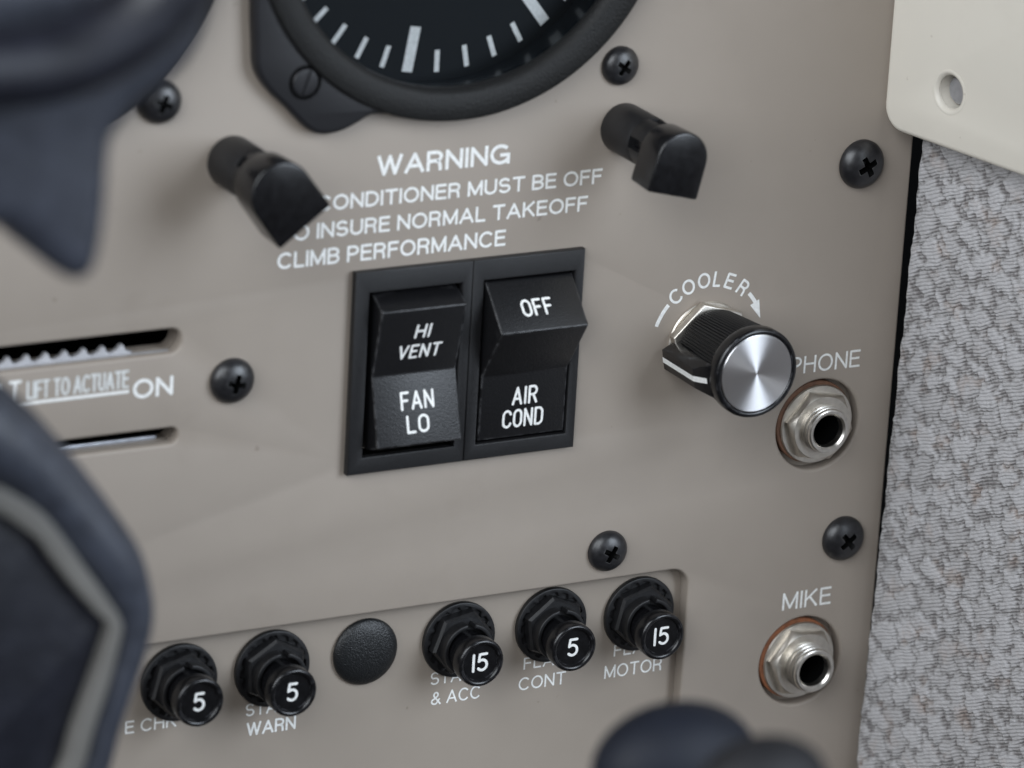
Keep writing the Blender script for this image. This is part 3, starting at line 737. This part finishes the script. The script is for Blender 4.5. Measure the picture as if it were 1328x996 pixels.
# ================================================================== SIDE WALL AND TRIM
WA = R(78); WX0, WH0 = 78.1, .8
sdir = Vector((math.cos(WA), math.sin(WA)))                        # (x, h) along the wall, toward the viewer
ndir = Vector((-math.sin(WA), math.cos(WA)))                        # (x, h) into the cabin
def fabric():
    ds = .38; ns, nz = int(95 / ds), int(210 / ds)
    S, Z = np.meshgrid(np.linspace(0, 95, ns), np.linspace(-130, 80, nz))
    # tufts: jittered columns
    seeds = []
    cwid, rh = 5.0, 5.4
    for ci in range(-1, int(95 / cwid) + 2):
        for ri in range(-1, int(210 / rh) + 2):
            seeds.append((ci * cwid + rng.uniform(-1.7, 1.7), -130 + ri * rh + (ci % 2) * 2.6 + rng.uniform(-2.0, 2.0)))
    seeds = np.array(seeds)
    Sw = S + .7 * np.sin(Z * 1.1 + 2 * np.sin(S * .7)) + .45 * np.sin(Z * 2.7 + S * 1.9)
    Zw = Z + .8 * np.sin(S * .9 + 2 * np.sin(Z * .5)) + .5 * np.sin(S * 2.9 - Z * 1.7)
    q = np.c_[Sw.ravel(), Zw.ravel()]; d1 = np.full(len(q), 1e9); d2 = d1.copy(); id1 = np.zeros(len(q), int)
    for k, (a, b) in enumerate(seeds):
        d = np.hypot((q[:, 0] - a) * 1.0, (q[:, 1] - b) * .86)
        m1 = d < d1; d2 = np.where(m1, d1, np.minimum(d2, d)); id1 = np.where(m1, k, id1); d1 = np.where(m1, d, d1)
    edge = np.clip((d2 - d1) / 1.45, 0, 1)
    lift = rng.uniform(.7, 1.0, len(seeds))[id1]
    edge = edge * edge * (3 - 2 * edge)
    # a second, finer layer of loops inside the tufts
    fs = np.stack(np.meshgrid(np.arange(-2, 98, 2.3), np.arange(-132, 82, 1.9)), -1).reshape(-1, 2); fs = fs + rng.uniform(-.75, .75, fs.shape)
    gx, gz = 44, 114
    key = (np.floor((fs[:, 0] + 4) / 2.3).astype(int), np.floor((fs[:, 1] + 134) / 1.9).astype(int))
    table = {}
    for k, (i_, j_) in enumerate(zip(*key)): table.setdefault((i_, j_), []).append(k)
    nb = 3; cellmax = max(len(v) for v in table.values())
    NI, NJ = int(104 / 2.3) + 3, int(220 / 1.9) + 4
    grid = np.full((NI, NJ, cellmax), -1)
    for (i_, j_), v in table.items():
        if i_ < NI and j_ < NJ: grid[i_, j_, :len(v)] = v
    ci = np.clip(np.floor((q[:, 0] + 4) / 2.3).astype(int), 1, NI - 2); cj = np.clip(np.floor((q[:, 1] + 134) / 1.9).astype(int), 1, NJ - 2)
    e1 = np.full(len(q), 1e9); e2 = e1.copy()
    for di in (-1, 0, 1):
        for dj in (-1, 0, 1):
            for c_ in range(cellmax):
                k = grid[ci + di, cj + dj, c_]; p_ = fs[k]
                d = np.where(k >= 0, np.hypot(q[:, 0] - p_[:, 0], (q[:, 1] - p_[:, 1]) * 1.25), 1e9)
                e2 = np.where(d < e1, e1, np.minimum(e2, d)); e1 = np.minimum(e1, d)
    fine = np.clip((e2 - e1) / 1.1, 0, 1)
    tuft = (edge * .72 + .28 * fine) * lift
    disp = tuft * .85 + .06 * np.sin(q[:, 1] * 7.4)
    # rolled front edge, slightly wavy
    s_ = S.ravel(); z_ = Z.ravel()
    roll = -1.2 * np.clip(1 - s_ / 1.4, 0, 1) ** 2
    wob = .2 * np.sin(z_ * .35) + .15 * np.sin(z_ * 1.3)
    sh = disp * np.clip(.15 + s_ / 4, 0, 1) + roll
    lean = (z_ + 77) / 117 * 2.7
    x = WX0 + s_ * sdir.x + sh * ndir.x + lean; h = WH0 + s_ * sdir.y + sh * ndir.y + wob * np.clip(1 - s_ / 4, 0, 1)
    V = np.c_[x, -h, z_] * MM
    idx = np.arange(ns * nz).reshape(nz, ns)
    F = np.stack([idx[:-1, :-1], idx[:-1, 1:], idx[1:, 1:], idx[1:, :-1]], -1).reshape(-1, 4)[:, ::-1]
    me = bpy.data.meshes.new('fabric_cover')
    me.vertices.add(len(V)); me.vertices.foreach_set('co', V.ravel())
    me.loops.add(F.size); me.loops.foreach_set('vertex_index', F.ravel())
    me.polygons.add(len(F)); me.polygons.foreach_set('loop_start', np.arange(0, F.size, 4)); me.polygons.foreach_set('loop_total', np.full(len(F), 4))
    me.update(calc_edges=True)
    at = me.attributes.new('tuft', 'FLOAT', 'POINT'); at.data.foreach_set('value', tuft)
    au = me.attributes.new('wall_uv', 'FLOAT_VECTOR', 'POINT'); au.data.foreach_set('vector', np.c_[s_, z_, np.zeros_like(s_)].ravel())
    return me
sw = thing('side_panel', 'cabin side panel covered in pale grey woven tufted fabric at the right edge', 'side panel')
link('fabric_cover', fabric(), M_FABRIC, sw, 180)
# board behind the fabric
bm = bmesh.new()
quad = []
for s_, n_ in ((1.5, -3.6), (96, -3.6), (96, -7), (1.5, -7)):
    quad.append((WX0 + s_ * sdir.x + n_ * ndir.x + .4, WH0 + s_ * sdir.y + n_ * ndir.y))
A = [bm.verts.new(W(a, -130, b)) for a, b in quad]; B = [bm.verts.new(W(a, 80, b)) for a, b in quad]
bm.faces.new(A); bm.faces.new(B[::-1])
for i in range(4): bm.faces.new((A[i], B[i], B[(i + 1) % 4], A[(i + 1) % 4]))
bm_link('backing_board', bm, M_HOLE, sw, None)

# cream corner trim: a thick moulding lying on the wall
tr = thing('corner_trim', 'cream plastic corner trim with a round fastener hole, upper right', 'trim', 72.7, 0, .15)
tr.rotation_euler = (0, 0, -WA)                                     # local x now runs along the wall toward the viewer
TH = 7.0
def trim_outline(z0=40.9):
    pts = [(110, 120), (.0, 120)]
    for i in range(9):
        t = R(180 + 90 * i / 8); pts.append((4.6 + 4.6 * math.cos(t), z0 + 4.6 + 4.6 * math.sin(t)))
    pts += [(110, z0 - .3)]
    return pts
HX, HZ = 16.0, 51.3
# in the rotated frame local h points to -normal; build it so that the front face looks into the cabin
trb = flat('moulding', [trim_outline(), circle(3.15, 48, HX, HZ)], -TH, 0, M_CREAM, tr, bev=1.1, bres=4, smooth=60)
lathe_o = lathe('hole_lip', [(3.05, -.6), (3.35, -.1), (3.75, .12), (4.1, .02), (4.1, -.3), (3.05, -.9)], M_CREAM, tr, 56, 60); lathe_o.location = W(HX, HZ, 0)
stud = lathe('fastener_stud', [(0, -2.3), (2.1, -2.3), (2.5, -2.6), (2.6, -3.2), (2.6, -6.9), (0, -6.9)], M_STUD, tr, 48); stud.location = W(HX, HZ, 0)

# ================================================================== YOKE IN THE FOREGROUND
yk = thing('control_yoke', 'blurred dark control yoke with taupe inner trim in the left foreground', 'control yoke', -150, 0, 110)
def off(pts, ox, oz): return [(x - ox, z - oz) for x, z in pts]
rim_o = spline([(-175, 66), (-160, 60), (-148.8, 55.5), (-141.8, 50.0), (-137.1, 44.8), (-131.1, 38.3), (-125.6, 31.8), (-120.9, 25.3), (-118.3, 18.6), (-117.7, 14.3), (-118.8, 9.1), (-120.5, 3.9), (-122.2, -1.9), (-124.4, -10.1), (-132, -26), (-145, -40), (-175, -48)])
st_o = spline([(-173, 48), (-148.6, 41.8), (-139.2, 36.1), (-136.2, 33.9), (-132.6, 29.4), (-128.9, 24.0), (-125.2, 18.7), (-122.9, 14.8), (-123.0, 12.1), (-124.5, 5.7), (-126.7, -1.2), (-129.2, -9.3), (-138, -24), (-173, -34)])
st_i = spline([(-171, 40), (-148.5, 36.1), (-138.8, 30.2), (-135.5, 26.0), (-131.8, 21.0), (-128.1, 16.4), (-126.1, 14.1), (-127.0, 10.3), (-129.0, 4.5), (-131.0, -1.2), (-133.5, -8.7), (-142, -20), (-171, -28)])
st_i = [(x + 1.3, z + .2) for x, z in st_i]
O_ = lambda q: off(q, -150, 0)
def tube(name, path, rad, m, parent, flatten=1.0, n=20):
    """path of (x, z, h), a padded tube along it"""
    bm = bmesh.new(); rings = []
    Pn = [Vector((x, -h, z)) for x, z, h in path]
    for i, p in enumerate(Pn):
        d = (Pn[min(i + 1, len(Pn) - 1)] - Pn[max(i - 1, 0)]).normalized()
        a = d.cross(Vector((0, 1, 0))).normalized(); b_ = Vector((0, -1, 0))
        r = rad[i] if isinstance(rad, list) else rad
        rings.append([bm.verts.new((p + a * r * math.cos(2 * math.pi * k / n) + b_ * r * flatten * math.sin(2 * math.pi * k / n)) * MM) for k in range(n)])
    for q, s_ in zip(rings, rings[1:]):
        for k in range(n): bm.faces.new((q[k], q[(k + 1) % n], s_[(k + 1) % n], s_[k]))
    bm.faces.new(rings[0]); bm.faces.new(rings[-1][::-1])
    return bm_link(name, bm, m, parent, 60)
po = [(-185, 62), (-160, 60), (-148.8, 55.5), (-141.8, 50.0), (-137.1, 44.8), (-131.1, 38.3), (-125.6, 31.8), (-120.9, 25.3), (-118.3, 18.6), (-117.7, 14.3), (-118.8, 9.1), (-120.5, 3.9), (-122.2, -1.9), (-124.4, -10.1), (-131, -24), (-145, -36), (-185, -44)]
pi_ = [(-185, 48), (-158, 45), (-148.6, 41.8), (-142.2, 38.0), (-137.2, 34.5), (-132.6, 29.4), (-128.9, 24.0), (-125.6, 19.5), (-123.4, 15.8), (-122.9, 13.2), (-123.8, 8.2), (-125.4, 3), (-126.9, -2), (-129.4, -9.6), (-137, -21), (-148, -29), (-185, -34)]
mid = spline([((a[0] + b_[0]) / 2, (a[1] + b_[1]) / 2) for a, b_ in zip(po, pi_)], 4)
wid = spline([(math.hypot(a[0] - b_[0], a[1] - b_[1]) / 2 + 1.0, 0) for a, b_ in zip(po, pi_)], 4)
tube('rim', [(x + 150.7, z - .9, -4) for x, z in mid], [q[0] for q in wid], M_VINYL, yk, 1.15)
flat('trim_strip', [O_(st_o), O_(st_i)], -18, 1.5, M_STRIP, yk, bev=.3)
flat('centre_pad', [O_(st_i)], -18, -.6, M_VINYL2, yk, bev=.3)
horn = spline([(-167.6, 127.1), (-167.1, 97.6), (-160.8, 92.9), (-156.5, 88.7), (-153.8, 86.3), (-151.3, 85.1), (-149.2, 85.9), (-148.0, 89.1), (-147.3, 95.3), (-147.1, 101.4), (-146.6, 104.4), (-144.2, 107.5), (-140.1, 110.5), (-136.3, 113.8), (-134.1, 118.7), (-133.0, 124.7)])
horn = [(x + 2.2, z - 3.2) for x, z in horn]
flat('grip', [O_(horn)], 24, 45, M_HORN, yk, bev=3.6, bres=5, smooth=60)
tube('grip_bar', [(x + 150, z, 52) for x, z in spline([(-177.3, 113.7), (-169.3, 114.1), (-162.2, 114.0), (-156.0, 114.5), (-149.9, 116.5), (-144.2, 120.0), (-139.7, 125.7), (-136.7, 131.4)], 4)], 5.2, M_VINYL2, yk, 1.0)
flat('grip_arm', [O_([(-190, 40), (-168, 40), (-172, 100), (-190, 100)])], -8, 40, M_VINYL2, yk, bev=3, bres=3)

# ================================================================== QUADRANT KNOBS, LOWER FOREGROUND
def lever_knob(label, x, z, h, r, m, lean):
    k = thing('lever_knob', label, 'lever knob', x, z, h, 'blurred lever knobs at the bottom')
    bm = bmesh.new()
    bmesh.ops.create_uvsphere(bm, u_segments=40, v_segments=24, radius=1)
    for v in bm.verts:
        v.co = Vector((v.co.x * r * 1.4, v.co.y * r * .85, v.co.z * r)) * MM
        if v.co.z < 0: v.co.z *= 1.35
    bm_link('knob_head', bm, m, k, 60)
    bm = bmesh.new(); a = []
    for t in range(7):
        zz = -r * .9 - t * 14; rad = 3.2 + .25 * t
        a.append([bm.verts.new(W(rad * math.cos(2 * math.pi * i / 20) + lean * t, zz, rad * math.sin(2 * math.pi * i / 20) - t * 1.5)) for i in range(20)])
    for p0, p1 in zip(a, a[1:]):
        for i in range(20): bm.faces.new((p0[i], p0[(i + 1) % 20], p1[(i + 1) % 20], p1[i]))
    bm_link('lever_stem', bm, M_VINYL2, k, 60)
    return k
lever_knob('blurred navy black lever knob in the bottom foreground', -58.3, 2.6, 160, 9.2, M_LEVERK, .2)
lever_knob('blurred charcoal lever knob at bottom right, beside the navy one', -68.8, 17.6, 200, 7.0, M_GREYK, 1.2)
